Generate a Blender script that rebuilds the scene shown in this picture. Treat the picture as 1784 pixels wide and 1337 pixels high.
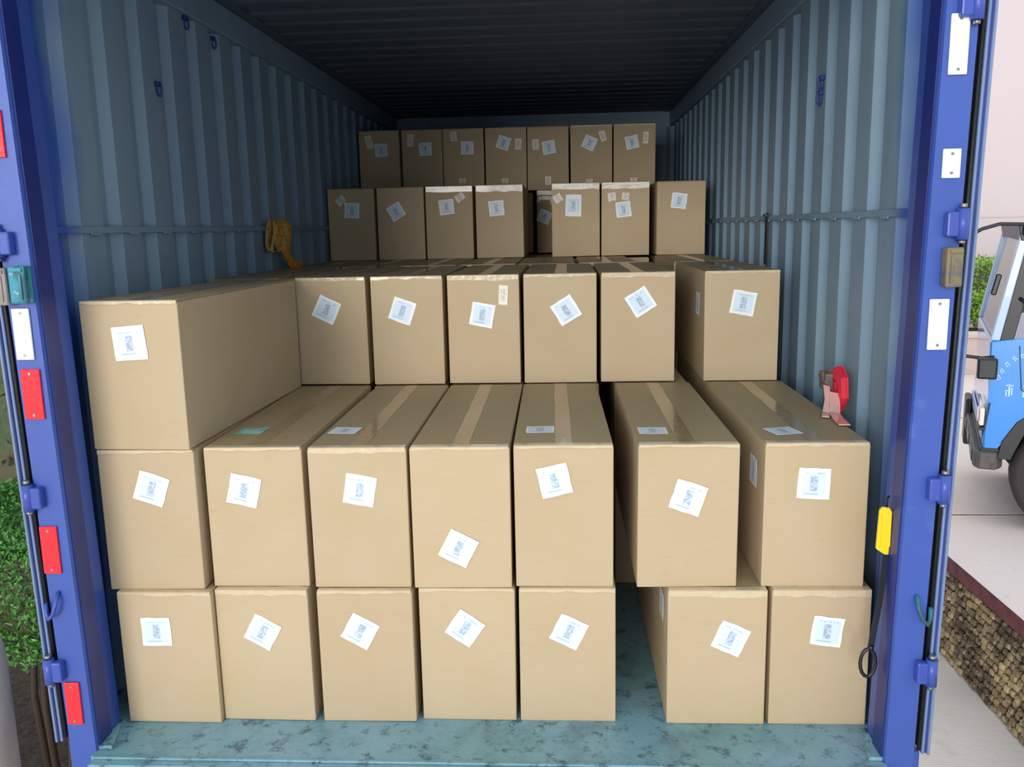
import bpy, bmesh, math, random
from mathutils import Vector, Matrix, Euler
random.seed(11)
for o in list(bpy.data.objects): bpy.data.objects.remove(o, do_unlink=True)
scene = bpy.context.scene
C = scene.collection
PI = math.pi

# ------------------------------------------------------------ camera
F, PITCH, YAW, ROLL = 1517.9, 0.17714, -0.06009, -0.02057
cy, sy = math.cos(YAW), math.sin(YAW)
fw = Vector((sy*math.cos(PITCH), cy*math.cos(PITCH), -math.sin(PITCH)))
rt = Vector((cy, -sy, 0)); up = rt.cross(fw)
r2 = rt*math.cos(ROLL) + up*math.sin(ROLL)
u2 = -rt*math.sin(ROLL) + up*math.cos(ROLL)
cam_d = bpy.data.cameras.new('camera'); cam = bpy.data.objects.new('camera', cam_d); C.objects.link(cam)
cam.matrix_world = Matrix(((r2.x, u2.x, -fw.x, 0.25024), (r2.y, u2.y, -fw.y, -2.45903), (r2.z, u2.z, -fw.z, 1.49391), (0, 0, 0, 1)))
cam_d.sensor_fit = 'HORIZONTAL'; cam_d.sensor_width = 36; cam_d.lens = F/1784*36
cam_d.clip_start = .02; cam_d.clip_end = 200
scene.camera = cam

# ------------------------------------------------------------ sky, sun, exposure
world = bpy.data.worlds.new('world'); scene.world = world; world.use_nodes = True
wn = world.node_tree.nodes; wl = world.node_tree.links
bg = wn['Background']
# an overcast sky: brightest overhead, a little dimmer towards the horizon
tc = wn.new('ShaderNodeTexCoord'); sep = wn.new('ShaderNodeSeparateXYZ'); ramp = wn.new('ShaderNodeValToRGB')
wl.new(tc.outputs['Generated'], sep.inputs[0]); wl.new(sep.outputs['Z'], ramp.inputs[0]); wl.new(ramp.outputs[0], bg.inputs[0])
ramp.color_ramp.elements[0].position = 0; ramp.color_ramp.elements[0].color = (.84, .92, 1, 1)
ramp.color_ramp.elements[1].position = 1; ramp.color_ramp.elements[1].color = (.97, 1, 1, 1)
bg.inputs[1].default_value = 1.12
sun_d = bpy.data.lights.new('sun', 'SUN'); sun = bpy.data.objects.new('sun', sun_d); C.objects.link(sun)
sun_d.energy = 2.0; sun_d.angle = math.radians(25); sun_d.color = (1, .95, .88)
sun.rotation_euler = Vector((.28, .95, -.115)).to_track_quat('-Z', 'Y').to_euler()
scene.view_settings.view_transform = 'Standard'; scene.view_settings.look = 'None'
scene.view_settings.gamma = 1; scene.view_settings.use_curve_mapping = False
scene.view_settings.exposure = 0.0

# ------------------------------------------------------------ materials
def s2l(r, g, b):
    f = lambda c: (c/255/12.92) if c/255 <= .04045 else ((c/255+.055)/1.055)**2.4
    return (f(r), f(g), f(b), 1)
class Mat:
    def __init__(s, name, rgb, rough=.6, metal=0, spec=.5, coat=0):
        s.m = bpy.data.materials.new(name); s.m.use_nodes = True
        s.n = s.m.node_tree.nodes; s.l = s.m.node_tree.links; s.b = s.n['Principled BSDF']
        s.col = s2l(*rgb)
        s.b.inputs['Base Color'].default_value = s.col; s.b.inputs['Roughness'].default_value = rough
        s.b.inputs['Metallic'].default_value = metal; s.b.inputs['Specular IOR Level'].default_value = spec
        s.b.inputs['Coat Weight'].default_value = coat
        s.cur = None; s.tc = None; s.bump_in = None
    def coord(s, scale=(1, 1, 1), kind='Object', rnd=True):
        if s.tc is None:
            s.tc = s.n.new('ShaderNodeTexCoord')
        m = s.n.new('ShaderNodeMapping'); s.l.new(s.tc.outputs[kind], m.inputs[0]); m.inputs['Scale'].default_value = scale
        if rnd:
            oi = s.n.new('ShaderNodeObjectInfo'); mu = s.n.new('ShaderNodeMath'); mu.operation = 'MULTIPLY'; mu.inputs[1].default_value = 37
            s.l.new(oi.outputs['Random'], mu.inputs[0]); s.l.new(mu.outputs[0], m.inputs['Location'])
        return m.outputs[0]
    def noise(s, scale, coord, detail=4, rough=.55):
        t = s.n.new('ShaderNodeTexNoise'); t.inputs['Scale'].default_value = scale; t.inputs['Detail'].default_value = detail
        t.inputs['Roughness'].default_value = rough; s.l.new(coord, t.inputs['Vector']); return t.outputs['Fac']
    def rampf(s, fac, a, b, lo=0, hi=1):
        r = s.n.new('ShaderNodeMapRange'); r.inputs['From Min'].default_value = a; r.inputs['From Max'].default_value = b
        r.inputs['To Min'].default_value = lo; r.inputs['To Max'].default_value = hi; r.clamp = True
        s.l.new(fac, r.inputs['Value']); return r.outputs[0]
    def mix(s, fac, rgb, blend='MIX'):
        x = s.n.new('ShaderNodeMix'); x.data_type = 'RGBA'; x.blend_type = blend
        if isinstance(fac, (int, float)): x.inputs[0].default_value = fac
        else: s.l.new(fac, x.inputs[0])
        if s.cur is None: x.inputs[6].default_value = s.col
        else: s.l.new(s.cur, x.inputs[6])
        x.inputs[7].default_value = s2l(*rgb)
        s.cur = x.outputs[2]; s.l.new(s.cur, s.b.inputs['Base Color']); return s
    def value_jitter(s, amt):
        oi = s.n.new('ShaderNodeObjectInfo'); hs = s.n.new('ShaderNodeHueSaturation')
        mr = s.n.new('ShaderNodeMapRange'); mr.inputs['To Min'].default_value = 1-amt; mr.inputs['To Max'].default_value = 1+amt
        s.l.new(oi.outputs['Random'], mr.inputs['Value']); s.l.new(mr.outputs[0], hs.inputs['Value'])
        if s.cur is None: hs.inputs['Color'].default_value = s.col
        else: s.l.new(s.cur, hs.inputs['Color'])
        s.cur = hs.outputs[0]; s.l.new(s.cur, s.b.inputs['Base Color']); return s
    def bump(s, fac, strength=.3, dist=.002):
        b = s.n.new('ShaderNodeBump'); b.inputs['Strength'].default_value = strength; b.inputs['Distance'].default_value = dist
        s.l.new(fac, b.inputs['Height'])
        if s.bump_in is not None: s.l.new(s.bump_in, b.inputs['Normal'])
        s.bump_in = b.outputs[0]; s.l.new(s.bump_in, s.b.inputs['Normal']); return s
    def math(s, op, a, b=None):
        n = s.n.new('ShaderNodeMath'); n.operation = op
        for i, v in enumerate((a, b)):
            if v is None: continue
            if isinstance(v, (int, float)): n.inputs[i].default_value = v
            else: s.l.new(v, n.inputs[i])
        return n.outputs[0]
    def axes(s, coord):
        x = s.n.new('ShaderNodeSeparateXYZ'); s.l.new(coord, x.inputs[0]); return x.outputs
M = {}
def mat(key, *a, **k): m = Mat(key, *a, **k); M[key] = m.m; return m

m = mat('cardboard', (189, 171, 142), .72, spec=.3)
c = m.coord(); m.mix(m.rampf(m.noise(5, c), .35, .7, 0, .5), (186, 162, 128)).mix(m.rampf(m.noise(3.1, c, 2), .5, .75, 0, .35), (182, 166, 126))
m.mix(m.rampf(m.noise(60, m.coord((.25, .25, 3)), 2), .62, .8, 0, .18), (150, 120, 80)).value_jitter(.035)
m.bump(m.noise(1, m.coord((330, 330, 5)), 1), .12, .001).bump(m.noise(9, c, 2), .25, .004)
m = mat('cardboard_flap', (168, 152, 118), .5, spec=.4)
c = m.coord(); m.mix(m.rampf(m.noise(6, c), .4, .7, 0, .5), (164, 144, 110)).mix(m.rampf(m.noise(14, c, 5, .7), .66, .74, 0, .55), (96, 76, 50)).bump(m.noise(11, c, 3), .4, .006)
m = mat('brown_tape', (170, 148, 112), .2, spec=.5, coat=.35)
c = m.coord(); m.mix(m.rampf(m.noise(10, m.coord((1, .25, 1))), .45, .6, 0, .5), (146, 124, 88)).bump(m.noise(26, c, 3), .5, .004)
m = mat('pale_tape', (206, 190, 160), .2, spec=.5, coat=.5)  # glare along carton top edges, put into a pale tape colour
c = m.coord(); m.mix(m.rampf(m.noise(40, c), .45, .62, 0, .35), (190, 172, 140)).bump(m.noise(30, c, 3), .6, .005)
m = mat('white_tape', (250, 242, 232), .3, spec=.5, coat=.3)  # packing tape with its gloss glare painted in as near-white
c = m.coord((1, 1, 6)); m.mix(m.rampf(m.noise(14, c), .5, .66, 0, .6), (198, 176, 150)).bump(m.noise(22, m.coord(), 3), .6, .005)
# printed carton sticker: margins white, pale blue field, a grey upright smudge of print and two lines under it
m = mat('sticker_paper', (240, 246, 250), .45, spec=.4)
c = m.coord(rnd=False); ax = m.axes(c); nz = m.noise(140, m.coord(), 2)
def band(m, v, ctr, half, soft=.002): return m.rampf(m.math('ABSOLUTE', m.math('SUBTRACT', v, ctr)), half, half+soft, 1, 0)
inner = m.math('MULTIPLY', band(m, ax[0], 0, .034, .006), band(m, ax[2], 0, .036, .006))
m.mix(m.math('MULTIPLY', inner, .75), (206, 228, 248))
blob = m.math('MULTIPLY', m.math('MULTIPLY', band(m, ax[0], 0, .009, .004), band(m, ax[2], 0, .021, .004)), m.rampf(nz, .36, .6, .25, 1))
m.mix(m.math('MULTIPLY', blob, .75), (128, 148, 178))
l1 = m.math('MULTIPLY', band(m, ax[2], -.031, .0016, .001), band(m, ax[0], -.006, .02)); l2 = m.math('MULTIPLY', band(m, ax[2], .031, .0018, .001), m.math('MULTIPLY', band(m, ax[0], 0, .028), m.rampf(m.noise(220, m.coord((1, 1, .1)), 1), .48, .54)))
m.mix(m.math('MULTIPLY', m.math('MAXIMUM', l1, l2), .6), (140, 165, 195)).bump(m.noise(30, m.coord(), 2), .3, .002)
m = mat('teal_paper', (120, 190, 186), .35); m.mix(m.rampf(m.noise(24, m.coord()), .5, .6, 0, .7), (196, 226, 222))
m = mat('ticket_paper', (236, 228, 218), .5)
c = m.coord(rnd=False); ax = m.axes(c)
m.mix(m.math('MULTIPLY', m.math('MULTIPLY', band(m, ax[0], 0, .01, .003), band(m, ax[2], 0, .022, .004)), m.rampf(m.noise(160, m.coord(), 2), .45, .55, 0, .6)), (150, 150, 158))

# paints
def paint(key, rgb, wear=(120, 150, 190), rough=.42, w=.35):
    m = mat(key, rgb, rough, spec=.5); c = m.coord(rnd=False)
    m.mix(m.rampf(m.noise(2.3, c, 5), .42, .72, 0, .35), tuple(int(v*.8) for v in rgb))
    m.mix(m.rampf(m.noise(7, c, 6, .7), .62, .8, 0, w), wear)
    m.mix(m.rampf(m.noise(34, m.coord((1, 1, .2), rnd=False), 5, .7), .7, .76, 0, .5), (70, 60, 70))
    m.bump(m.noise(5, c, 3), .3, .006); return m
paint('blue_paint', (58, 86, 168), (120, 146, 204), .36)
paint('pale_blue_paint', (112, 132, 172), (170, 180, 205), .4)
paint('navy_paint', (30, 46, 118), (60, 90, 170), .4, .2)  # post recess shade painted as navy; plain navy on rings and strap hook
m = paint('hinge_paint', (58, 80, 168), (140, 160, 230), .35)
m = mat('wall_paint', (124, 151, 170), .5, spec=.35)
c = m.coord(rnd=False); ax = m.axes(c)
m.mix(m.rampf(m.noise(1.6, c, 4), .4, .7, 0, .5), (118, 138, 170)).mix(m.rampf(m.noise(3, m.coord((1, 1, .25), rnd=False), 5, .65), .52, .75, 0, .45), (96, 118, 130))
m.mix(m.rampf(m.noise(26, c, 6, .75), .7, .76, 0, .6), (62, 66, 80))
# the blue outside paint runs in over the first hand's width of the inside panels
edge = m.math('ADD', ax[1], m.math('MULTIPLY', m.math('SUBTRACT', m.noise(2.2, m.coord((.3, 1, 1), rnd=False), 2), .5), .22))
m.mix(m.rampf(edge, .07, .2, 1, 0), (50, 90, 178)).bump(m.noise(7, m.coord((1, 1, .3), rnd=False), 3), .45, .008)
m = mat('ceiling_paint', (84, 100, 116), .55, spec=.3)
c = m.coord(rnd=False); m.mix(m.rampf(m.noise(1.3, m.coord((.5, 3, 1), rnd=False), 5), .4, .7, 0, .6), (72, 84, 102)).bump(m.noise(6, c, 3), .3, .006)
m = mat('floor_paint', (128, 170, 190), .38, spec=.5)
c = m.coord(rnd=False)
m.mix(m.rampf(m.noise(2.2, c, 4), .38, .66, 0, .6), (98, 150, 146)).mix(m.rampf(m.noise(5, c, 8, .72), .5, .68, 0, .7), (84, 118, 138))
m.mix(m.rampf(m.noise(16, c, 8, .8), .53, .62, 0, .85), (52, 80, 100)).mix(m.rampf(m.noise(17, m.coord((1, .6, 1), rnd=False), 8, .8), .63, .7, 0, .8), (176, 208, 214))
m.bump(m.noise(24, c, 6, .7), .6, .006)
mat('rubber', (14, 16, 20), .55)
mat('black_plastic', (26, 27, 34), .4)
m = mat('red_reflector', (240, 18, 42), .22, coat=.6); m.bump(m.noise(90, m.coord(), 1), .3, .002)
m = mat('white_reflector', (240, 246, 238), .25, coat=.5); m.mix(m.rampf(m.noise(12, m.coord()), .45, .7, 0, .5), (205, 232, 222))
m = mat('dull_olive', (122, 112, 86), .6); m.mix(m.rampf(m.noise(20, m.coord()), .45, .6), (92, 84, 92))
m = mat('teal_worn', (44, 138, 160), .5); m.mix(m.rampf(m.noise(18, m.coord((1, 1, .3)), 5), .5, .6), (30, 84, 96)).mix(m.rampf(m.noise(40, m.coord(), 5), .62, .68, 0, .7), (170, 190, 196))
m = mat('grey_worn', (150, 140, 138), .6); m.mix(m.rampf(m.noise(30, m.coord((1, 1, .15))), .45, .6, 0, .7), (90, 96, 92))
m = mat('webbing_yellow', (226, 150, 36), .75); m.mix(m.rampf(m.noise(30, m.coord()), .5, .62, 0, .6), (150, 96, 34)).bump(m.noise(120, m.coord((1, 1, .2)), 1), .5, .002)
m = mat('webbing_pale', (206, 178, 104), .7); m.mix(m.rampf(m.noise(22, m.coord()), .5, .62, 0, .6), (140, 106, 60))
m = mat('webbing_red', (232, 44, 70), .6); m.mix(m.rampf(m.noise(14, m.coord()), .5, .62, 0, .4), (190, 40, 50))
m = mat('webbing_black', (24, 26, 40), .7)
m = mat('yellow_plastic', (244, 214, 34), .35); m.mix(m.rampf(m.noise(10, m.coord((1, 1, .3))), .45, .65, 0, .6), (250, 190, 40))
mat('clear_wrap', (226, 186, 180), .12, coat=.8)
mat('steel', (150, 150, 148), .35, metal=.9)
# outside
m = mat('foliage_bright', (96, 160, 74), .6, spec=.4); m.mix(m.rampf(m.noise(30, m.coord(rnd=False), 3), .35, .65), (64, 120, 50)).mix(m.rampf(m.noise(55, m.coord(rnd=False), 2), .58, .7, 0, .8), (170, 206, 130))
m = mat('foliage_dark', (52, 76, 40), .6); m.mix(m.rampf(m.noise(22, m.coord(rnd=False), 3), .4, .6), (74, 84, 46)).mix(m.rampf(m.noise(9, m.coord(rnd=False), 3), .5, .65, 0, .7), (86, 68, 50))
m = mat('foliage_lime', (150, 190, 60), .6); m.mix(m.rampf(m.noise(14, m.coord(rnd=False), 3), .4, .65), (70, 122, 30))
m = mat('stem', (62, 48, 36), .8)
m = mat('soil', (66, 52, 44), .95); m.mix(m.rampf(m.noise(24, m.coord(rnd=False), 6), .45, .65), (36, 28, 24)).bump(m.noise(20, m.coord(rnd=False), 6), 1, .03)
m = mat('pavement_slab', (244, 228, 222), .75, spec=.3); m.mix(m.rampf(m.noise(1.1, m.coord(), 4), .4, .7, 0, .5), (234, 214, 208)).mix(m.rampf(m.noise(16, m.coord(), 6), .6, .75, 0, .3), (180, 164, 160)).bump(m.noise(60, m.coord(), 4), .2, .003)
m = mat('coping', (118, 60, 66), .75); m.mix(m.rampf(m.noise(12, m.coord(), 6), .45, .65), (92, 44, 50)).bump(m.noise(40, m.coord(), 5), .4, .005)
m = mat('concrete_ground', (236, 228, 222), .85, spec=.25)
m.mix(m.rampf(m.noise(.9, m.coord(rnd=False), 5), .42, .65, 0, .6), (214, 204, 196)).mix(m.rampf(m.noise(3.2, m.coord(rnd=False), 6), .6, .75, 0, .5), (156, 158, 140)).bump(m.noise(30, m.coord(rnd=False), 6), .3, .006)
m = mat('mortar', (66, 52, 44), .95); m.mix(m.rampf(m.noise(3, m.coord(rnd=False), 4), .4, .6), (96, 78, 58)).bump(m.noise(60, m.coord(rnd=False), 4), .5, .005)
m = mat('stone', (168, 146, 108), .85); geo = m.n.new('ShaderNodeNewGeometry'); m.mix(m.rampf(m.noise(2.6, geo.outputs['Position'], 4),   .44, .53, 0, .9), (66, 50, 42)); m.mix(m.rampf(m.noise(2.2, m.coord((1, 1, 1), 'Object', True), 3), .46, .6, 0, .85), (96, 76, 60)).mix(m.rampf(m.noise(18, m.coord(), 4), .5, .7, 0, .5), (222, 204, 168)).value_jitter(.3).bump(m.noise(50, m.coord(), 4), .6, .006)
m = mat('building_wall', (205, 193, 196), .8, spec=.2); m.mix(m.rampf(m.noise(.35, m.coord(rnd=False), 4), .4, .7, 0, .5), (198, 184, 186))
mat('building_joint', (196, 184, 188), .8)
m = mat('kerb_stone', (226, 204, 196), .8); m.mix(m.rampf(m.noise(3, m.coord((1, 1, 4)), 4), .5, .7, 0, .4), (200, 184, 176))
m = mat('bollard_concrete', (186, 176, 164), .85); m.mix(m.rampf(m.noise(5, m.coord((1, 1, .5)), 5), .4, .65, 0, .6), (140, 130, 124)).bump(m.noise(30, m.coord(), 5), .4, .005)
m = mat('truck_blue', (44, 142, 232), .22, spec=.6, coat=.8); m.mix(m.rampf(m.noise(2, m.coord(rnd=False)), .4, .7, 0, .3), (70, 150, 226))
mat('truck_pale', (170, 196, 226), .3, coat=.4)
mat('truck_lettering', (178, 216, 250), .4)
m = mat('truck_grey', (86, 82, 84), .55); m.mix(m.rampf(m.noise(20, m.coord()), .5, .65), (64, 58, 56))
mat('tyre', (56, 48, 50), .8)
g = mat('glass', (235, 240, 240), .03); g.b.inputs['Transmission Weight'].default_value = 1; g.b.inputs['IOR'].default_value = 1.1
mat('lamp_clear', (240, 236, 230), .15, coat=1)
mat('lamp_amber', (226, 120, 100), .2, coat=1)
mat('seat_fabric', (60, 60, 70), .9)
mat('rim', (150, 148, 150), .4, metal=.6)

# ------------------------------------------------------------ mesh helpers
def add_box(bm, lo, hi, bevel=0, seg=1, rot=None, jit=0):
    lo = Vector(lo); hi = Vector(hi); ctr = (lo+hi)/2; h = (hi-lo)/2
    vs = [bm.verts.new((x, y, z)) for x in (-1, 1) for y in (-1, 1) for z in (-1, 1)]
    for v in vs: v.co = Vector((v.co.x*h.x, v.co.y*h.y, v.co.z*h.z)) + Vector([random.uniform(-jit, jit) for _ in range(3)])
    fs = [bm.faces.new([vs[i] for i in q]) for q in ((0, 1, 3, 2), (4, 6, 7, 5), (0, 4, 5, 1), (2, 3, 7, 6), (0, 2, 6, 4), (1, 5, 7, 3))]
    geo = set(vs)
    if bevel > 0:
        es = list({e for f in fs for e in f.edges})
        r = bmesh.ops.bevel(bm, geom=es, offset=bevel, segments=seg, profile=.5, affect='EDGES')
        geo = set(v for v in r['verts']) | {v for v in vs if v.is_valid}
    for v in geo:
        if v.is_valid:
            v.co = (rot @ v.co if rot else v.co) + ctr
    return list(geo)
def ring_pts(c, a, b, r, n): return [c + a*(r*math.cos(2*PI*i/n)) + b*(r*math.sin(2*PI*i/n)) for i in range(n)]
def add_tube(bm, pts, r, n=10, cap=True):
    pts = [Vector(p) for p in pts]; rs = r if isinstance(r, (list, tuple)) else [r]*len(pts)
    prev = None; rings = []; a = None
    for i, p in enumerate(pts):
        d = (pts[min(i+1, len(pts)-1)] - pts[max(i-1, 0)]).normalized()
        if a is None:
            a = d.orthogonal().normalized()
        a = (a - d*a.dot(d)).normalized(); b = d.cross(a)
        rings.append([bm.verts.new(q) for q in ring_pts(p, a, b, rs[i], n)])
    for R, S in zip(rings, rings[1:]):
        for k in range(n):
            f = bm.faces.new((R[k], R[(k+1) % n], S[(k+1) % n], S[k])); f.smooth = True
    if cap: bm.faces.new(rings[0][::-1]); bm.faces.new(rings[-1])
def add_ribbon(bm, pts, width_dir, w, t):
    """flat webbing: a path swept with a w x t rectangle"""
    pts = [Vector(p) for p in pts]; wd = Vector(width_dir).normalized(); prev = None
    for i, p in enumerate(pts):
        d = (pts[min(i+1, len(pts)-1)] - pts[max(i-1, 0)]).normalized()
        x = (wd - d*wd.dot(d)).normalized(); nrm = d.cross(x)
        q = [bm.verts.new(p + x*(sx*w/2) + nrm*(sn*t/2)) for sx, sn in ((-1, -1), (1, -1), (1, 1), (-1, 1))]
        if prev:
            for k in range(4): bm.faces.new((prev[k], prev[(k+1) % 4], q[(k+1) % 4], q[k]))
        else: bm.faces.new(q[::-1])
        prev = q
    bm.faces.new(prev)
def add_prism(bm, poly, axis, a, b, bevel=0):
    """poly: 2D points in the plane normal to axis (x: (y,z), y: (x,z), z: (x,y)), extruded a..b"""
    def mk(p, t): return {'x': (t, p[0], p[1]), 'y': (p[0], t, p[1]), 'z': (p[0], p[1], t)}[axis]
    A = [bm.verts.new(mk(p, a)) for p in poly]; B = [bm.verts.new(mk(p, b)) for p in poly]; n = len(poly)
    fs = [bm.faces.new(A), bm.faces.new(B[::-1])]
    for i in range(n): fs.append(bm.faces.new((A[i], B[i], B[(i+1) % n], A[(i+1) % n])))
    if bevel: bmesh.ops.bevel(bm, geom=list({e for f in fs for e in f.edges}), offset=bevel, segments=1, affect='EDGES')
def obj(name, bm, material, parent=None, smooth=False, loc=None, rot=None):
    if isinstance(bm, bmesh.types.BMesh):
        bmesh.ops.recalc_face_normals(bm, faces=bm.faces); me = bpy.data.meshes.new(name); bm.to_mesh(me); bm.free()
        me.materials.append(M[material])
    else: me = bm
    if smooth:
        for p in me.polygons: p.use_smooth = True
    o = bpy.data.objects.new(name, me); C.objects.link(o)
    if parent: o.parent = parent
    if loc is not None: o.location = loc
    if rot is not None: o.rotation_euler = rot
    return o
def tag(o, label, cat, group=None, kind=None):
    o['label'] = label; o['category'] = cat
    if group: o['group'] = group
    if kind: o['kind'] = kind
    return o
def thing(name, label, cat, loc=(0, 0, 0), rz=0, group=None):
    o = bpy.data.objects.new(name, None); C.objects.link(o); o.empty_display_size = .1
    o.location = loc; o.rotation_euler = (0, 0, rz); return tag(o, label, cat, group)
def struct(name, bm, material, label, cat, parent=None, **k):
    o = obj(name, bm, material, parent, **k)
    if not parent: tag(o, label, cat); o['kind'] = 'structure'
    return o
NB = bmesh.new

# ------------------------------------------------------------ the container (setting)
XI, XO, Y0, Y1, ZC = 1.216, 1.250, -.2, 5.45, 2.46
# corrugated side wall: trapezoid ribs, crests towards the inside centred on .235 + .25 k
def corrugated(side, z0, z1):
    bm = NB(); t = .0025
    pts = [(-.02, XI+.004), (.0, XI+.004)]
    y = -.015
    k = 0
    while True:
        c0 = .235 + .25*k
        if c0 + .12 > Y1: break
        # crest flat 0.105 wide, slopes 0.034, trough flat
        pts += [(c0-.098, XO-.006), (c0-.066, XI), (c0+.066, XI), (c0+.098, XO-.006)]; k += 1
    pts += [(Y1, XO-.006)]
    for (ya, xa), (yb, xb) in zip(pts, pts[1:]):
        if yb - ya < 1e-5: continue
        q = [(ya, xa), (yb, xb), (yb, xb+t), (ya, xa+t)]
        v0 = [bm.verts.new((side*x, y, z0)) for y, x in q]; v1 = [bm.verts.new((side*x, y, z1)) for y, x in q]
        for i in (0, 2): bm.faces.new((v0[i], v0[(i+1) % 4], v1[(i+1) % 4], v1[i]))
        bm.faces.new(v0); bm.faces.new(v1)
    bmesh.ops.remove_doubles(bm, verts=bm.verts, dist=1e-5)
    return bm
for side, nm in ((-1, 'left'), (1, 'right')):
    w = struct('wall_'+nm, corrugated(side, .0, 2.335), 'wall_paint', f'corrugated grey-blue steel {nm} side wall inside the container', 'wall')
    bm = NB(); add_box(bm, (min(side*1.19, side*1.252), Y0+.06, 2.335), (max(side*1.19, side*1.252), Y1, 2.455), .004); obj('top_rail', bm, 'wall_paint', w)
    bm = NB(); add_box(bm, (min(side*1.225, side*1.252), Y0+.06, -.16), (max(side*1.225, side*1.252), Y1, .0)); obj('bottom_rail', bm, 'blue_paint', w)
    # the welded lashing rail at shoulder height, stitched to every crest
    bm = NB(); add_box(bm, (min(side*1.208, side*1.217), -.02, 1.502), (max(side*1.208, side*1.217), Y1, 1.524), .002); r = obj('lashing_rail', bm, 'wall_paint', w)
    bm = NB()
    for k in range(21):
        c0 = .235+.25*k; add_box(bm, (min(side*1.204, side*1.209), c0-.03, 1.497), (max(side*1.204, side*1.209), c0+.03, 1.506), .001)
    o = obj('weld_tab', bm, 'wall_paint', r); o['kind'] = 'stuff'
    # small lashing rings welded under the top rail and up the wall
    for (yy, zz) in (((1.05, 2.30), (.76, 2.01), (1.32, 2.28)) if side < 0 else ((.94, 1.99), (.95, 1.94))):
        bm = NB(); cx = side*(1.205)
        add_tube(bm, [(cx-side*.004+side*.008*math.cos(a), yy, zz+.022*math.sin(a)) for a in [i*2*PI/10 for i in range(11)]], .004, 6, False)
        add_box(bm, (cx-.008, yy-.012, zz+.012), (cx+.008, yy+.012, zz+.03), .002); obj('lashing_ring', bm, 'navy_paint', w)
bm = NB(); add_box(bm, (-1.25, Y1, 0), (1.25, Y1+.03, ZC)); 
for k in range(10): add_prism(bm, [(-1.15+.24*k, Y1), (-1.11+.24*k, Y1-.03), (-1.0+.24*k, Y1-.03), (-.96+.24*k, Y1)], 'z', 0, 2.33)
struct('wall_back', bm, 'wall_paint', 'dark far end wall behind the topmost row of cartons', 'wall')
# ceiling: shallow cross ribs pressed into the sheet
bm = NB(); pts = []; y = Y0+.06
pts = [(y, ZC)]
k = 0
while .1 + .21*k + .15 < Y1:
    c0 = .1 + .21*k; pts += [(c0-.06, ZC), (c0-.04, ZC+.009), (c0+.04, ZC+.009), (c0+.06, ZC)]; k += 1
pts += [(Y1+.02, ZC)]
for (ya, za), (yb, zb) in zip(pts, pts[1:]):
    v = [bm.verts.new(p) for p in ((-1.2, ya, za), (1.2, ya, za), (1.2, yb, zb), (-1.2, yb, zb))]; v2 = [bm.verts.new(p.co+Vector((0, 0, .003))) for p in v]
    bm.faces.new(v); bm.faces.new(v2[::-1])
add_box(bm, (-1.25, Y0+.06, 2.455), (-1.14, Y1, 2.462)); add_box(bm, (1.14, Y0+.06, 2.455), (1.25, Y1, 2.462))
bmesh.ops.remove_doubles(bm, verts=bm.verts, dist=1e-5)
struct('ceiling', bm, 'ceiling_paint', 'dark ribbed steel ceiling of the container', 'ceiling')
# floor
bm = NB(); add_box(bm, (-1.226, -.02, -.06), (1.226, Y1, 0)); add_box(bm, (-1.138, -.222, -.06), (1.138, -.02, 0))
fl = struct('floor', bm, 'floor_paint', 'worn teal painted floor in front of the cartons', 'floor')
bm = NB(); add_box(bm, (-1.13, -.262, -.05), (1.13, -.2225, -.004), .004); obj('sill', bm, 'floor_paint', fl)
bm = NB(); add_box(bm, (-1.13, -.2335, -.0038), (1.13, -.2232, .003), .002); obj('sill_edge', bm, 'floor_paint', fl)
bm = NB(); add_box(bm, (-1.13, -.262, -.2), (1.13, Y0+.06, -.0605), .006); obj('rear_beam', bm, 'blue_paint', fl)
for s in (-1, 1):
    bm = NB(); add_prism(bm, [(s*1.135, -.19), (s*1.09, -.19), (s*1.125, -.07), (s*1.135, -.07)], 'z', .0005, .012, .002); obj('corner_plate', bm, 'floor_paint', fl)
# header above the doorway
bm = NB(); add_box(bm, (-1.145, Y0, 2.34), (1.145, Y0+.1, 2.52), .006)
struct('trim_1', bm, 'blue_paint', 'blue steel header beam over the container doorway', 'beam')

def lean(o, side):
    # the door frame stands a little wider at the top than at the floor
    for v in o.data.vertices: v.co.x += side*.019*(v.co.z-.6)
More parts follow.
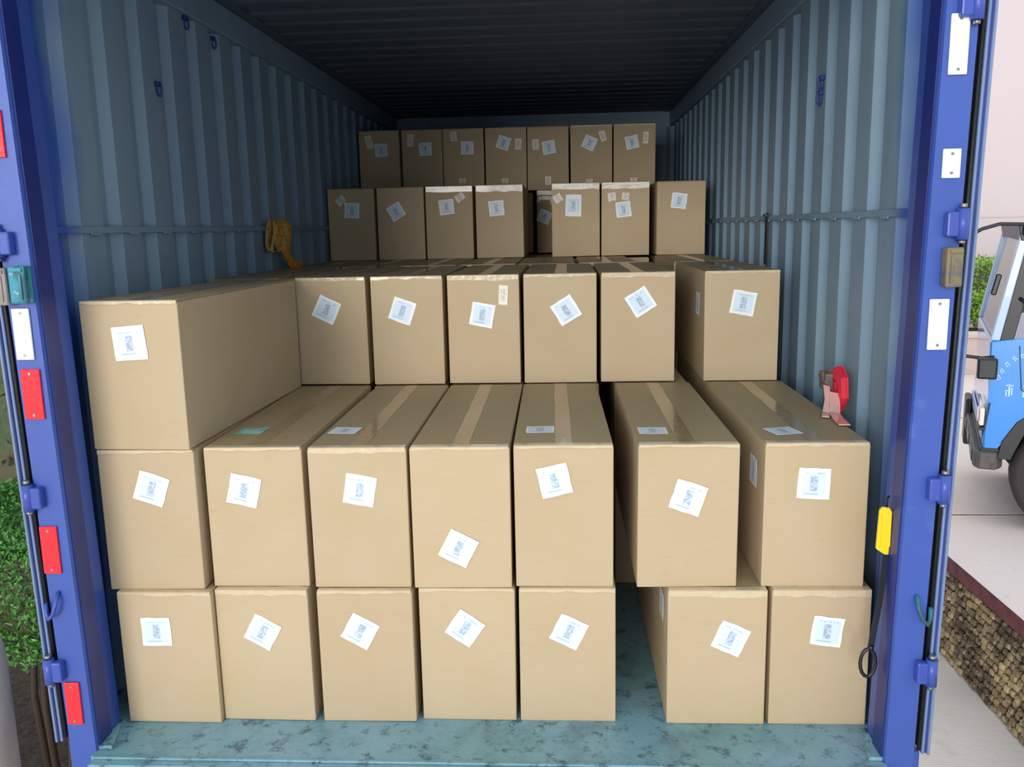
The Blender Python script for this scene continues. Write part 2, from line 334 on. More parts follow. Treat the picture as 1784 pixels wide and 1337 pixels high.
# corner posts with hinge lugs, reflectors and the folded-back door leaves
RED, WHT = 'red_reflector', 'white_reflector'
def post(side, name, reflectors, lugs, extras):
    a = lambda x0, x1: (min(side*x0, side*x1), max(side*x0, side*x1))
    bm = NB()
    prof = [(1.222, -.20), (1.145, -.20), (1.142, -.192), (1.142, -.118), (1.146, -.11), (1.150, -.045), (1.196, -.02), (1.2165, -.0), (1.23, 0), (1.23, -.155), (1.222, -.155)]
    add_prism(bm, [(side*x, y) for x, y in prof], 'z', -.3, 2.52)
    p = struct(name, bm, 'blue_paint', f"blue steel corner post at the {'left' if side < 0 else 'right'} side of the doorway, hung with reflectors and hinge lugs", 'post')
    lean(p, side)
    bm = NB()  # strip behind the post lip: the recess's shade painted as darker blue
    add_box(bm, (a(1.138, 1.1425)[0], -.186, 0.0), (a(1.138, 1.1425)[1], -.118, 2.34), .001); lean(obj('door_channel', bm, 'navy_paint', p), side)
    bm = NB()
    for zz in (.32, .83): add_prism(bm, [(side*1.163, -.1), (side*1.163, -.05), (side*1.199, -.024)], 'z', zz, zz+.006)
    for z0, z1 in ((.0, .27),): add_box(bm, (a(1.150, 1.166)[0], -.098, z0), (a(1.150, 1.166)[1], -.03, z1), .004)
    obj('gusset', bm, 'blue_paint', p)
    for (z0, z1, mt, x0, x1) in reflectors:
        bm = NB(); add_box(bm, (a(x0, x1)[0], -.2075, z0), (a(x0, x1)[1], -.2002, z1), .0022, 2); o = obj('reflector', bm, mt, p)
        o['label'] = ('red' if mt == RED else 'white') + ' rectangular reflector'
        bm = NB()
        for zz in (z0+.012, z1-.012): add_tube(bm, [(side*(x0+x1)/2, -.2070, zz), (side*(x0+x1)/2, -.2092, zz)], .004, 8)
        r = obj('rivet', bm, 'steel', o); r['kind'] = 'stuff'
    for zc in lugs:
        bm = NB(); h = .038
        add_box(bm, (a(1.196, 1.226)[0], -.226, zc-h*.8), (a(1.196, 1.226)[1], -.2002, zc+h*.8), .005, 2)
        add_tube(bm, [(side*1.237, -.214, zc-h), (side*1.237, -.214, zc+h)], .0155, 14)
        o = obj('hinge_lug', bm, 'hinge_paint', p)
        bm = NB(); add_tube(bm, [(side*1.237, -.214, zc-h-.01), (side*1.237, -.214, zc-h)], .009, 10); add_tube(bm, [(side*1.237, -.214, zc+h), (side*1.237, -.214, zc+h+.012)], .009, 10); obj('hinge_pin', bm, 'steel', o)
    for (nm, mt, x0, x1, z0, z1, lab) in extras:
        bm = NB(); add_box(bm, (a(x0, x1)[0], -.236, z0), (a(x0, x1)[1], -.2002, z1), .006, 2)
        add_box(bm, (a(x0+.006, x1-.006)[0], -.241, z1-.014), (a(x0+.006, x1-.006)[1], -.236, z1-.004), .001)
        add_box(bm, (a(x0+.010, x0+.016)[0], -.240, z0+.01), (a(x0+.010, x0+.016)[1], -.236, z1-.02), .001)
        o = obj(nm, bm, mt, p); o['label'] = lab
    return p
post(-1, 'trim_2', [(1.003, 1.142, RED, 1.168, 1.222), (.556, .695, RED, 1.172, 1.222), (.09, .222, RED, 1.16, 1.205), (1.168, 1.307, WHT, 1.178, 1.226), (1.70, 1.82, RED, 1.19, 1.24)],
     [.782, .262, 1.48, 1.98], [('corner_bracket', 'teal_worn', 1.158, 1.206, 1.322, 1.42, 'worn teal bracket'), ('hinge_block', 'grey_worn', 1.212, 1.25, 1.318, 1.416, 'worn grey block')])
post(1, 'trim_3', [(1.835, 1.975, WHT, 1.182, 1.226), (1.592, 1.662, WHT, 1.183, 1.226), (1.166, 1.295, WHT, 1.174, 1.222)],
     [1.48, .80, .284, 1.995], [('hinge_block', 'dull_olive', 1.196, 1.238, 1.326, 1.424, 'dull olive bracket')])
# left post also carries a small teal hook near its foot
for side, nm in ((-1, 'trim_2'), (1, 'trim_3')):
    bm = NB(); sx = side
    add_tube(bm, [(sx*1.19, -.203, .50), (sx*1.19, -.222, .47), (sx*1.20, -.226, .44), (sx*1.215, -.222, .425), (sx*1.225, -.214, .44), (sx*1.225, -.214, .47)], .006, 8)
    o = obj('hook', bm, 'hinge_paint' if side < 0 else 'teal_worn', bpy.data.objects[nm])
for side, nm, n in ((-1, 'left', 1), (1, 'right', 2)):
    a = lambda x0, x1: (min(side*x0, side*x1), max(side*x0, side*x1))
    # leaf opened right round and lying along the outside of the container
    bm = NB(); lo, hi = a(1.262, 1.290)
    add_box(bm, (lo, -.14, .035), (hi, .96, 2.33), .004)
    d = struct(f'door_{n}', bm, 'pale_blue_paint', f'container door leaf folded back along the outside of the {nm} wall, seen edge on', 'door')
    lean(d, side)
    bm = NB()   # frame channel at the hinge edge: two lips with a groove between
    add_box(bm, (a(1.243, 1.250)[0], -.200, .03), (a(1.243, 1.250)[1], -.142, 2.34), .0015)
    add_box(bm, (a(1.256, 1.263)[0], -.205, .03), (a(1.256, 1.263)[1], -.142, 2.34), .0015)
    lean(obj('edge_channel', bm, 'pale_blue_paint', d), side)
    bm = NB(); add_box(bm, (a(1.250, 1.256)[0], -.194, .03), (a(1.250, 1.256)[1], -.146, 2.34), .001); lean(obj('groove', bm, 'hinge_paint', d), side)
    bm = NB(); add_tube(bm, [(side*1.237, -.192, .04), (side*1.237, -.192, 2.33)], .0055, 8)
    add_box(bm, (a(1.2235, 1.2415)[0], -.172, .04), (a(1.2235, 1.2415)[1], -.16, 2.33), .002); lean(obj('gasket', bm, 'rubber', d), side)
    for k in range(4):
        bm = NB(); add_tube(bm, [(side*1.33, .15+.22*k, .1), (side*1.33, .15+.22*k, 2.28)], .014, 10)
        if k in (1, 2): obj('locking_bar', bm, 'steel', d)
        else: bm.free()

# ------------------------------------------------------------ the cartons
ROW = {'b': 'bottom row', 'm': 'second row up', 'c0': 'third layer', 'c': 'third row up', 'd': 'fourth row up', 'e': 'topmost row at the back'}
DEPTH = {'b': 1.02, 'm': 1.02, 'c0': 1.045, 'c': .96, 'd': .905, 'e': .93}
DATA = {
('b',1): (-1.111,-0.044,0.000,0.294,0.430,0.012,[(0.115, 0.303, 0, 0.09, 0.09)]),
('b',2): (-0.817,-0.021,0.000,0.291,0.430,-0.032,[(0.143, 0.294, -29, 0.09, 0.09)]),
('b',3): (-0.501,-0.023,0.000,0.291,0.430,-0.005,[(0.129, 0.299, -30, 0.09, 0.09)]),
('b',4): (-0.194,-0.007,0.000,0.292,0.430,-0.004,[(0.139, 0.303, -35, 0.09, 0.09)]),
('b',5): (0.109,-0.005,0.000,0.292,0.430,0.004,[(0.15, 0.293, -26, 0.09, 0.09)]),
('b',6): (0.551,-0.014,0.000,0.294,0.430,0.015,[(0.187, 0.279, -24, 0.09, 0.09)]),
('b',7): (0.856,-0.008,0.000,0.291,0.430,0.034,[(0.164, 0.3, -7, 0.09, 0.09)]),
('m',1): (-1.138,-0.024,0.430,0.296,0.438,0.014,[(0.159, 0.319, -19, 0.092, 0.092)]),
('m',2): (-0.823,0.001,0.430,0.296,0.438,0.035,[(0.115, 0.305, -13, 0.092, 0.092)]),
('m',3): (-0.507,-0.006,0.430,0.295,0.438,0.012,[(0.152, 0.308, -10, 0.092, 0.092)]),
('m',4): (-0.203,-0.005,0.430,0.294,0.438,0.015,[(0.136, 0.126, -27, 0.092, 0.092)]),
('m',5): (0.100,0.005,0.430,0.294,0.438,0.031,[(0.121, 0.331, 13, 0.092, 0.092)]),
('m',6): (0.463,0.009,0.430,0.295,0.438,0.009,[(0.147, 0.278, -19, 0.092, 0.092)]),
('m',7): (0.829,0.019,0.430,0.298,0.438,0.013,[(0.142, 0.316, -3, 0.092, 0.092)]),
('c0',1): (-1.144,-0.022,0.868,0.296,0.442,-0.033,[(0.143, 0.319, 4, 0.098, 0.098)]),
('c',1): (-0.840,1.049,0.868,0.292,0.442,-0.014,[(0.127, 0.311, -26, 0.094, 0.094)]),
('c',2): (-0.528,1.041,0.868,0.296,0.442,0.005,[(0.128, 0.302, -20, 0.094, 0.094)]),
('c',3): (-0.217,1.041,0.868,0.294,0.442,-0.007,[(0.142, 0.281, -11, 0.094, 0.094), (0.229, 0.36, -3, 0.037, 0.078)]),
('c',4): (0.092,1.038,0.868,0.295,0.442,-0.010,[(0.171, 0.295, 32, 0.094, 0.094)]),
('c',5): (0.403,1.042,0.868,0.295,0.442,-0.007,[(0.157, 0.324, 32, 0.094, 0.094)]),
('c',6): (0.812,1.040,0.868,0.295,0.442,-0.013,[(0.152, 0.314, -10, 0.094, 0.094)]),
('d',1): (-1.205,2.999,1.310,0.294,0.443,-0.004,[(0.152, 0.308, -3, 0.092, 0.092), (0.086, 0.369, 40, 0.058, 0.047)]),
('d',2): (-0.897,3.002,1.310,0.295,0.443,0.003,[(0.12, 0.296, 30, 0.092, 0.092)]),
('d',3): (-0.591,3.003,1.310,0.294,0.443,0.000,[(0.13, 0.317, 6, 0.092, 0.092), (0.214, 0.374, 35, 0.058, 0.043)]),
('d',4): (-0.280,3.002,1.310,0.294,0.443,-0.000,[(0.128, 0.303, 5, 0.092, 0.092)]),
('d',5): (0.188,3.002,1.310,0.295,0.443,0.000,[(0.133, 0.31, -2, 0.097, 0.13), (0.039, 0.354, 30, 0.05, 0.05)]),
('d',6): (0.492,3.003,1.310,0.294,0.443,0.003,[(0.134, 0.28, 7, 0.092, 0.092), (0.064, 0.357, 8, 0.047, 0.05), (0.147, 0.358, -5, 0.043, 0.043)]),
('d',7): (0.828,3.002,1.310,0.294,0.443,0.003,[(0.134, 0.324, -8, 0.092, 0.092)]),
('e',1): (-1.200,3.923,1.753,0.294,0.442,-0.003,[(0.161, 0.306, 0, 0.09, 0.09), (0.076, 0.363, 14, 0.05, 0.092)]),
('e',2): (-0.890,3.921,1.753,0.294,0.442,-0.003,[(0.171, 0.305, 3, 0.09, 0.09), (0.066, 0.368, -3, 0.046, 0.084)]),
('e',3): (-0.594,3.919,1.753,0.294,0.442,-0.004,[(0.176, 0.306, 0, 0.09, 0.09), (0.08, 0.387, 0, 0.046, 0.067), (0.136, 0.079, 0, 0.046, 0.034)]),
('e',4): (-0.290,3.920,1.753,0.294,0.442,-0.004,[(0.131, 0.335, -20, 0.09, 0.09), (0.236, 0.324, -3, 0.046, 0.076), (0.137, 0.072, 0, 0.046, 0.034)]),
('e',5): (0.009,3.920,1.753,0.294,0.442,-0.001,[(0.153, 0.295, 9, 0.09, 0.09), (0.06, 0.317, 0, 0.046, 0.071), (0.146, 0.065, 0, 0.042, 0.059)]),
('e',6): (0.315,3.922,1.753,0.294,0.442,0.006,[(0.135, 0.319, -25, 0.09, 0.09), (0.228, 0.364, 18, 0.042, 0.071), (0.134, 0.058, 0, 0.046, 0.025)]),
('e',7): (0.620,3.922,1.753,0.294,0.442,0.003,[(0.128, 0.316, 11, 0.09, 0.09), (0.224, 0.345, -5, 0.038, 0.08), (0.141, 0.059, 0, 0.046, 0.025)]),
}
LABEL = {
('b', 1): 'carton at the left end of the bottom row, its square white sticker upright',
('b', 2): 'bottom row carton, second from the left, sticker tilted, dark gap at its right side',
('b', 3): 'bottom row carton third from the left, its tilted sticker near its top',
('b', 4): 'middle bottom carton directly under the carton with the low sticker',
('b', 5): 'bottom row carton at the left edge of the wide dark gap',
('b', 6): 'bottom row carton at the right edge of the wide dark gap',
('b', 7): 'carton at the right end of the bottom row, beside the hanging black strap',
('m', 1): 'second row carton at the far left, carrying the long carton on its top',
('m', 2): 'second row carton right beside the long left carton, a sticker flat on its top',
('m', 3): 'second row carton third from the left, with a front and a top sticker',
('m', 4): 'second row carton with its sticker low on the front and a bare top',
('m', 5): 'second row carton with its sticker leaning left, at the left edge of the gap',
('m', 6): 'second row carton overhanging the wide dark gap, glossy brown tape on its top',
('m', 7): 'second row carton at the right end under the red strap bundle',
('c0', 1): 'long carton standing forward at the far left, its whole shaded side in view',
('c', 1): 'third row carton touching the back corner of the long left carton',
('c', 2): 'third row carton second from the long left carton, one sticker tilted clockwise',
('c', 3): 'third row carton with a large sticker and a narrow slip beside it',
('c', 4): 'third row carton with its sticker leaning left, next to the one with two slips',
('c', 5): 'third row carton left of the wide dark gap, sticker tilted high up',
('c', 6): 'third row carton at the right end, also with a sticker on its side',
('d', 1): 'fourth row carton at the left end with two overlapping stickers',
('d', 2): 'fourth row carton second from the left with a single sticker tilted strongly left',
('d', 3): 'fourth row carton third from the left, white tape and loose slip on top edge',
('d', 4): 'fourth row carton left of the dark slot, white tape along its top edge',
('d', 5): 'fourth row carton right of the dark slot, tall sticker under white tape',
('d', 6): 'fourth row carton with two small round-cornered slips above its sticker',
('d', 7): 'fourth row carton at the right end, plain top edge, one pale sticker',
('e', 1): 'topmost row carton at the left end with a narrow slip and an upright sticker',
('e', 2): 'topmost row carton second from the left',
('e', 3): 'topmost row carton third from the left',
('e', 4): 'middle carton of the topmost row, small slip right of its sticker',
('e', 5): 'topmost row carton third from the right, small slip left of its sticker',
('e', 6): 'topmost row carton second from the right, its sticker steeply tilted',
('e', 7): 'topmost row carton at the right end beside the black corner',
}
def carton_body(w, D, H, jit=.0016):
    bm = NB(); add_box(bm, (0.001, 0, .0005), (w-.001, D, H-.0045), .0035, 2, jit=jit)
    return bm
def sheet(name, w, h, material, parent, loc, rot, curl=.0016, t=.0007):
    """paper stuck on a surface: a thin slab with a slightly lifted, uneven outline; local X across, Z up, faces -Y"""
    bm = NB(); n = 4; g = {}
    for i in range(n+1):
        for j in range(n+1):
            ed = (i in (0, n)) + (j in (0, n))
            x = (i/n-.5)*w + (random.uniform(-.0012, .0012) if ed else 0); z = (j/n-.5)*h + (random.uniform(-.0012, .0012) if ed else 0)
            g[i, j] = (x, -t - (random.uniform(0, curl) if ed == 2 else random.uniform(0, curl*.3)), z)
    F_ = {k: bm.verts.new(v) for k, v in g.items()}; B_ = {k: bm.verts.new((v[0], v[1]+t*.8, v[2])) for k, v in g.items()}
    for i in range(n):
        for j in range(n):
            bm.faces.new((F_[i, j], F_[i+1, j], F_[i+1, j+1], F_[i, j+1])); bm.faces.new((B_[i, j], B_[i, j+1], B_[i+1, j+1], B_[i+1, j]))
    loop = [(i, 0) for i in range(n)]+[(n, j) for j in range(n)]+[(i, n) for i in range(n, 0, -1)]+[(0, j) for j in range(n, 0, -1)]
    for a, b in zip(loop, loop[1:]+loop[:1]): bm.faces.new((F_[a], B_[a], B_[b], F_[b]))
    return obj(name, bm, material, parent, loc=loc, rot=rot)
def carton(key, x, y, z, w, H, yw, stickers, D, label, group, tape='brown_tape', edge=None, top=None, sides=()):
    t = thing('cardboard_carton', label, 'carton', (x, y, z), max(-.02, min(.012, yw*.4)) if key[0] != 'c0' else -.022, group)
    obj('body', carton_body(w, D, H), 'cardboard', t)
    g = .0016; cx = w/2 + random.uniform(-.004, .004)
    for x0, x1 in ((.0015, cx-g), (cx+g, w-.0015)):
        bm = NB(); add_box(bm, (x0, .001, H-.0048), (x1, D-.001, H-.0012), .001, jit=.0004); obj('top_flap', bm, 'cardboard_flap', t)
    # tape over the seam and a hand's width down the front and back
    bm = NB(); tw = .05/2; dn = .016
    add_ribbon(bm, [(cx, .0012, H-.0008), (cx, .02, H-.0006)] + [(cx+random.uniform(-.001, .001), D*k/8, H-.0006) for k in range(1, 8)] + [(cx, D-.002, H-.0006)], (1, 0, 0), .05, .0006)
    obj('tape', bm, tape, t)
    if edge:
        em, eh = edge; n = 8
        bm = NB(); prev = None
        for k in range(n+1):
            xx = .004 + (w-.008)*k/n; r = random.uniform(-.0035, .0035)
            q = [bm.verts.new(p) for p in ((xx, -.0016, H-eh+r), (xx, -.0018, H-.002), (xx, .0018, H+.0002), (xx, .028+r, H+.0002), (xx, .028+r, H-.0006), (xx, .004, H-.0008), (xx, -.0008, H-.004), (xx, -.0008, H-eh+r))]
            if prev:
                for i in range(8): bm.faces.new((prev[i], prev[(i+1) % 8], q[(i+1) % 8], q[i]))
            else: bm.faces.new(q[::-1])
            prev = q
        bm.faces.new(prev); obj('edge_tape', bm, em, t)  # tape strip over the front top edge, glare painted into its colour
    for i, (lx, lz, a, lw, lh) in enumerate(stickers):
        big = lw > .07 or lh > .1
        o = sheet('sticker' if big else 'slip', lw, lh, 'sticker_paper' if big else 'ticket_paper', t, (lx, -.0012, lz), (0, -math.radians(a), 0))
    if top:
        tx, ty, a = top; o = sheet('top_sticker', .088, .088, 'teal_paper' if key == ('m', 2) else 'sticker_paper', t, (tx-x, ty-y, H+.0002), (-PI/2, 0, math.radians(a)), .0008, .0006); o['label'] = ('teal-tinted' if key == ('m', 2) else 'white') + ' sticker lying flat on the top'
    for (sy_, sz_, a) in sides:
        o = sheet('side_sticker', .09, .09, 'sticker_paper', t, (-.0012+.001, sy_, sz_), (0, 0, -PI/2), .0012); o['label'] = 'white sticker on the left side'
    return t
TOPS = {('m', 2): (-.748, .215, 0), ('m', 3): (-.444, .21, -6), ('m', 5): (.178, .205, 0), ('m', 6): (.523, .18, 0), ('m', 7): (.915, .165, 14)}
SIDES = {('m', 7): [(.14, .318, 0)], ('c', 6): [(.18, .30, 0)], ('b', 6): [(.14, .33, 0)]}
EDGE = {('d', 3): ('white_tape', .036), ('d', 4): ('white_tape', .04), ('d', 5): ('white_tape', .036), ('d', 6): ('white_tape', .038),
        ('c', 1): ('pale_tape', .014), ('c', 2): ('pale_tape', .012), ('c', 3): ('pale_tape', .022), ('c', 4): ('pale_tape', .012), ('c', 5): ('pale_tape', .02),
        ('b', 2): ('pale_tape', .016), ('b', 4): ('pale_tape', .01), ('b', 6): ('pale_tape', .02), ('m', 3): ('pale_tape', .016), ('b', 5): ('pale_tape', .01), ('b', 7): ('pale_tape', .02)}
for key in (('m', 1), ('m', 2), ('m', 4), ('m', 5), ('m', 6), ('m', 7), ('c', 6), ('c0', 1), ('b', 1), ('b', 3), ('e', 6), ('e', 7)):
    EDGE.setdefault(key, ('pale_tape', .009))  # thin pale strips stand in for the highlight on the top edges
for key, (x, y, z, w, H, yw, st) in DATA.items():
    r = key[0]
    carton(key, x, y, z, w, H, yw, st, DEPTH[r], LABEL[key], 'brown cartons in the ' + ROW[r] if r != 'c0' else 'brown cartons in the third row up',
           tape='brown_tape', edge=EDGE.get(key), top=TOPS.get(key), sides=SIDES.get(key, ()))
ZL = [0, .430, .868, 1.310, 1.753, 2.195]
# carton of the left column behind the long one, and the run of carton tops behind the third row
carton('c7', -1.196, 1.045, ZL[2], .294, .442, 0, [], .95, 'carton behind the long left one, only its top in view beside the yellow strap', 'brown cartons in the third row up')
W2 = [(-1.2, 'leftmost carton top seen behind the third row, by the left wall'), (-.892, 'carton top behind the third row, under the second carton of the fourth row'),
      (-.588, 'carton top behind the third row, under the taped carton with a loose slip'), (-.283, 'carton top behind the third row, just left of the dark slot'),
      (.022, 'carton top at the foot of the dark slot between fourth row cartons'), (.335, 'carton top behind the third row under the carton with two small slips'),
      (.815, 'rightmost carton top behind the third row, by the right wall')]
for i, (x, lab) in enumerate(W2):
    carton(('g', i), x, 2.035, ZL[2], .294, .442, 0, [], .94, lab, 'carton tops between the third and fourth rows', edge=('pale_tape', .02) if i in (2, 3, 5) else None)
# the carton at the back of the dark slot
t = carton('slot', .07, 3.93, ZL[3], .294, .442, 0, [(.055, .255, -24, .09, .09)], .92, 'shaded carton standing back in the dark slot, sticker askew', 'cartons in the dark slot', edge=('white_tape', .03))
bm = NB(); add_ribbon(bm, [(.012, -.004, .36), (.02, -.006, .385), (.06, -.006, .388), (.105, -.006, .386), (.112, -.004, .34)], (0, 0, 1), .028, .0012); o = obj('loose_tape', bm, 'white_tape', t)
# cartons that carry the visible ones, inside the stack: one plain mesh, copied
core = obj('hidden_carton', (lambda b: (add_box(b, (0, 0, .001), (.294, .93, .428), .004), b)[1])(NB()), 'cardboard'); first = True
spots = [(x, 1.045, ZL[l]) for l in (0, 1) for x in (-1.19, -.86, -.53, -.21, .10, .46, .83)]
spots += [(x, 2.035, ZL[l]) for l in (0, 1) for x in (-1.19, -.86, -.55, -.24, .07, .46, .83)]
spots += [(x, 3.005, ZL[l]) for l in (0, 1, 2) for x in (-1.2, -.89, -.585, -.28, .05, .49, .83)]
spots += [(x, 3.985, ZL[l]) for l in (0, 1, 2, 3) for x in (-1.2, -.885, -.57, -.255, .07, .42, .74) if not (l == 3 and abs(x-.07) < .01)]
for i, (x, y, z) in enumerate(spots):
    o = core if i == 0 else core.copy()
    if i: C.objects.link(o)
    o.location = (x, y, z); tag(o, 'plain brown carton buried inside the stack, carrying the rows above', 'carton', 'cartons buried inside the stack')
    o.name = 'cardboard_carton'


# ------------------------------------------------------------ straps and tags
def arc(cx, cz, r, a0, a1, n, y): return [(cx+r*math.cos(a), y, cz+r*math.sin(a)) for a in [a0+(a1-a0)*i/n for i in range(n+1)]]
t = thing('lashing_strap', 'yellow webbing strap looped over the lashing rail of the left wall', 'strap', (-1.195, 1.95, 1.311))
def yz(pts, x): return [(x, p[0], p[1]) for p in pts]
for k, (yy, mt) in enumerate(((-.115, 'webbing_pale'), (-.05, 'webbing_yellow'), (.012, 'webbing_pale'), (.06, 'webbing_yellow'))):
    bm = NB(); pts = [(.012+.018*math.cos(a)+.004*k, yy+.026*math.sin(a*.9+.4), .165+.075*math.sin(a)) for a in [2*PI*i/14 for i in range(15)]]
    add_ribbon(bm, pts, (.25, 1, -.3), .042, .003); obj('loop', bm, mt, t)
bm = NB(); add_ribbon(bm, [(.014, -.07, .18), (.024, -.01, .13), (.03, .04, .08), (.034, .09, .03), (.04, .15, .0045), (.05, .24, .0035)], (.15, .55, .5), .05, .003); obj('tail', bm, 'webbing_yellow', t)
bm = NB(); add_box(bm, (.008, -.135, .095), (.03, -.1, .135), .004); add_tube(bm, [(.02, -.14, .11), (.02, -.09, .125)], .006, 8); obj('buckle', bm, 'black_plastic', t)

t = thing('strap_bundle', 'red strap bundle with an olive buckle wedged between right wall and carton', 'strap', (1.160, .50, .87))
bm = NB()
for k in range(4):
    add_ribbon(bm, [(.004+.007*k, -.05+.012*k, .012), (.006+.007*k, -.075+.01*k, .05), (.006+.007*k, -.06+.008*k, .10), (.004+.007*k, -.01, .118), (.004+.007*k, .03, .10), (.006+.007*k, .035, .05)], (1, .05, 0), .008, .05 if k % 2 else .035)
obj('folded_webbing', bm, 'webbing_red', t)
bm = NB(); add_box(bm, (-.025, .0, .055), (.004, .075, .115), .006, 2); add_tube(bm, [(-.02, -.005, .085), (-.02, .08, .10)], .007, 8); add_box(bm, (-.03, .02, .085), (-.024, .06, .12), .002); obj('buckle', bm, 'dull_olive', t)
bm = NB(); add_ribbon(bm, [(-.012, -.05, .06), (-.018, -.09, .03), (-.03, -.13, .008), (-.04, -.2, .0045), (-.045, -.28, .0035)], (1, .3, 0), .034, .004); add_ribbon(bm, [(-.03, -.03, .08), (-.035, -.07, .04), (-.055, -.12, .008), (-.07, -.17, .0045)], (1, .5, 0), .022, .003); o = obj('plastic_tail', bm, 'clear_wrap', t); o['label'] = 'pinkish plastic tail'

t = thing('black_strap', 'thin dark strap hanging from the rail of the right wall, behind the third row', 'strap', (1.20, 1.73, 1.30))
bm = NB(); add_ribbon(bm, [(0, .0, .0), (.001, .002, .08), (.001, .0, .16), (0, .0, .222), (.004, .0, .236)], (0, 1, 0), .042, .004); obj('webbing', bm, 'webbing_black', t)
bm = NB(); add_tube(bm, [(-.006, -.022, .226), (-.006, .022, .226)], .006, 8); obj('hook', bm, 'navy_paint', t)

t = thing('safety_tag', 'bright yellow plastic tag hanging inside the right door post', 'tag', (1.121, -.06, .592))
bm = NB(); add_prism(bm, [(-.018, .012), (.006, -.004), (.016, -.004), (.019, .118), (.012, .13), (-.006, .132), (-.014, .122)], 'y', -.074, -.062, .002); obj('plate', bm, 'yellow_plastic', t)
bm = NB(); add_tube(bm, [(.006, -.064, .13), (.006, -.066, .155), (.012, -.06, .16)], .0028, 6); obj('tie', bm, 'rubber', t)
bm = NB(); add_box(bm, (-.013, -.0775, .02), (-.009, -.074, .112), .001); add_box(bm, (.013, -.0775, .02), (.017, -.074, .112), .001); obj('rib', bm, 'yellow_plastic', t)
t = thing('hanging_strap', 'black strap with a hook loop dangling beside the bottom right carton', 'strap', (1.104, -.115, .222))
bm = NB(); add_ribbon(bm, [(.028, -.012, .375), (.024, -.012, .30), (.016, -.014, .22), (.006, -.016, .15), (-.002, -.018, .09)], (1, .1, 0), .017, .004); obj('webbing', bm, 'webbing_black', t)
bm = NB(); add_tube(bm, [(-.008+.021*math.cos(a), -.02, .047+.042*math.sin(a)) for a in [PI*.5+i*2*PI/16 for i in range(17)]], .0052, 8, False); add_tube(bm, [(-.002, -.02, .086), (-.002, -.02, .10)], .008, 8); obj('hook', bm, 'black_plastic', t)

# ------------------------------------------------------------ outside: ground, retaining wall, pavement
XW, ZU, ZG = 2.69, -.606, -1.29
bm = NB(); add_box(bm, (-30, -25, ZG-.2), (XW+.1, 30, ZG)); struct('ground', bm, 'concrete_ground', 'pale concrete yard on which the container truck stands', 'ground')
w = thing('retaining_wall', 'low retaining wall of small pale stones under a maroon coping', 'wall'); w['kind'] = 'structure'
bm = NB(); add_box(bm, (XW+.012, -6, ZG-.1), (XW+.28, 14, ZU-.106)); obj('mortar_bed', bm, 'mortar', w)
bm = NB(); add_box(bm, (0, -6, ZU-.105), (.30, 14, ZU-.004), .008, 2)
cp = obj('coping', bm, 'coping', w, loc=(XW-.018, 0, 0)); cp['label'] = 'maroon coping edge'
stone_meshes = []
for k in range(8):
    bm = NB(); add_box(bm, (-.02, -.0265, -.0215), (.016, .0265, .0215), .008, 1, jit=.005); bmesh.ops.recalc_face_normals(bm, faces=bm.faces)
    me = bpy.data.meshes.new('stone'); bm.to_mesh(me); bm.free(); me.materials.append(M['stone']); stone_meshes.append(me)
rows_ = 12; n = 0; far = NB()
for r in range(rows_):
    zc = ZG + .026 + r*.0475
    for c_ in range(-20, 110):
        yc = 1.95 + c_*.0605 + (r % 2)*.03 + random.uniform(-.006, .006)
        if 1.93 <= yc <= 3.28 and n < 290:
            o = bpy.data.objects.new('stone', random.choice(stone_meshes)); C.objects.link(o); o.parent = w; n += 1
            o.location = (XW+.004+random.uniform(-.006, .006), yc, zc+random.uniform(-.003, .003)); o.rotation_euler = (random.uniform(-.1, .1), 0, 0); s = random.uniform(.78, .98); o.scale = (1, s, random.uniform(.78, .95))
        elif yc > 3.28 or yc < 1.93:
            add_box(far, (XW-.012, yc-.025, zc-.02), (XW+.02, yc+.025, zc+.02), 0, jit=.004)
o = obj('distant_stones', far, 'stone', w); o['kind'] = 'stuff'
u = thing('pavement', 'raised pinkish pavement of large slabs behind the retaining wall', 'pavement'); u['kind'] = 'structure'
bm = NB(); add_box(bm, (XW+.0, -6, ZU-.3), (30, 30, ZU-.03)); b = obj('slab_bed', bm, 'mortar', u, loc=(.29, 0, 0))
JY = [-6, -3, .55, 3.72, 6.9, 10.1, 13.3, 16.5]
for i in range(4):
    for j in range(len(JY)-1):
        x0, x1 = XW+.0+4.2*i, XW+4.2*(i+1); bm = NB()
        add_box(bm, (x0+.008 if i else x0-.022, JY[j]+.012, ZU-.0035 if not i else ZU-.03), (x1-.008, JY[j+1]-.012, ZU), .003); obj('slab', bm, 'pavement_slab', u)

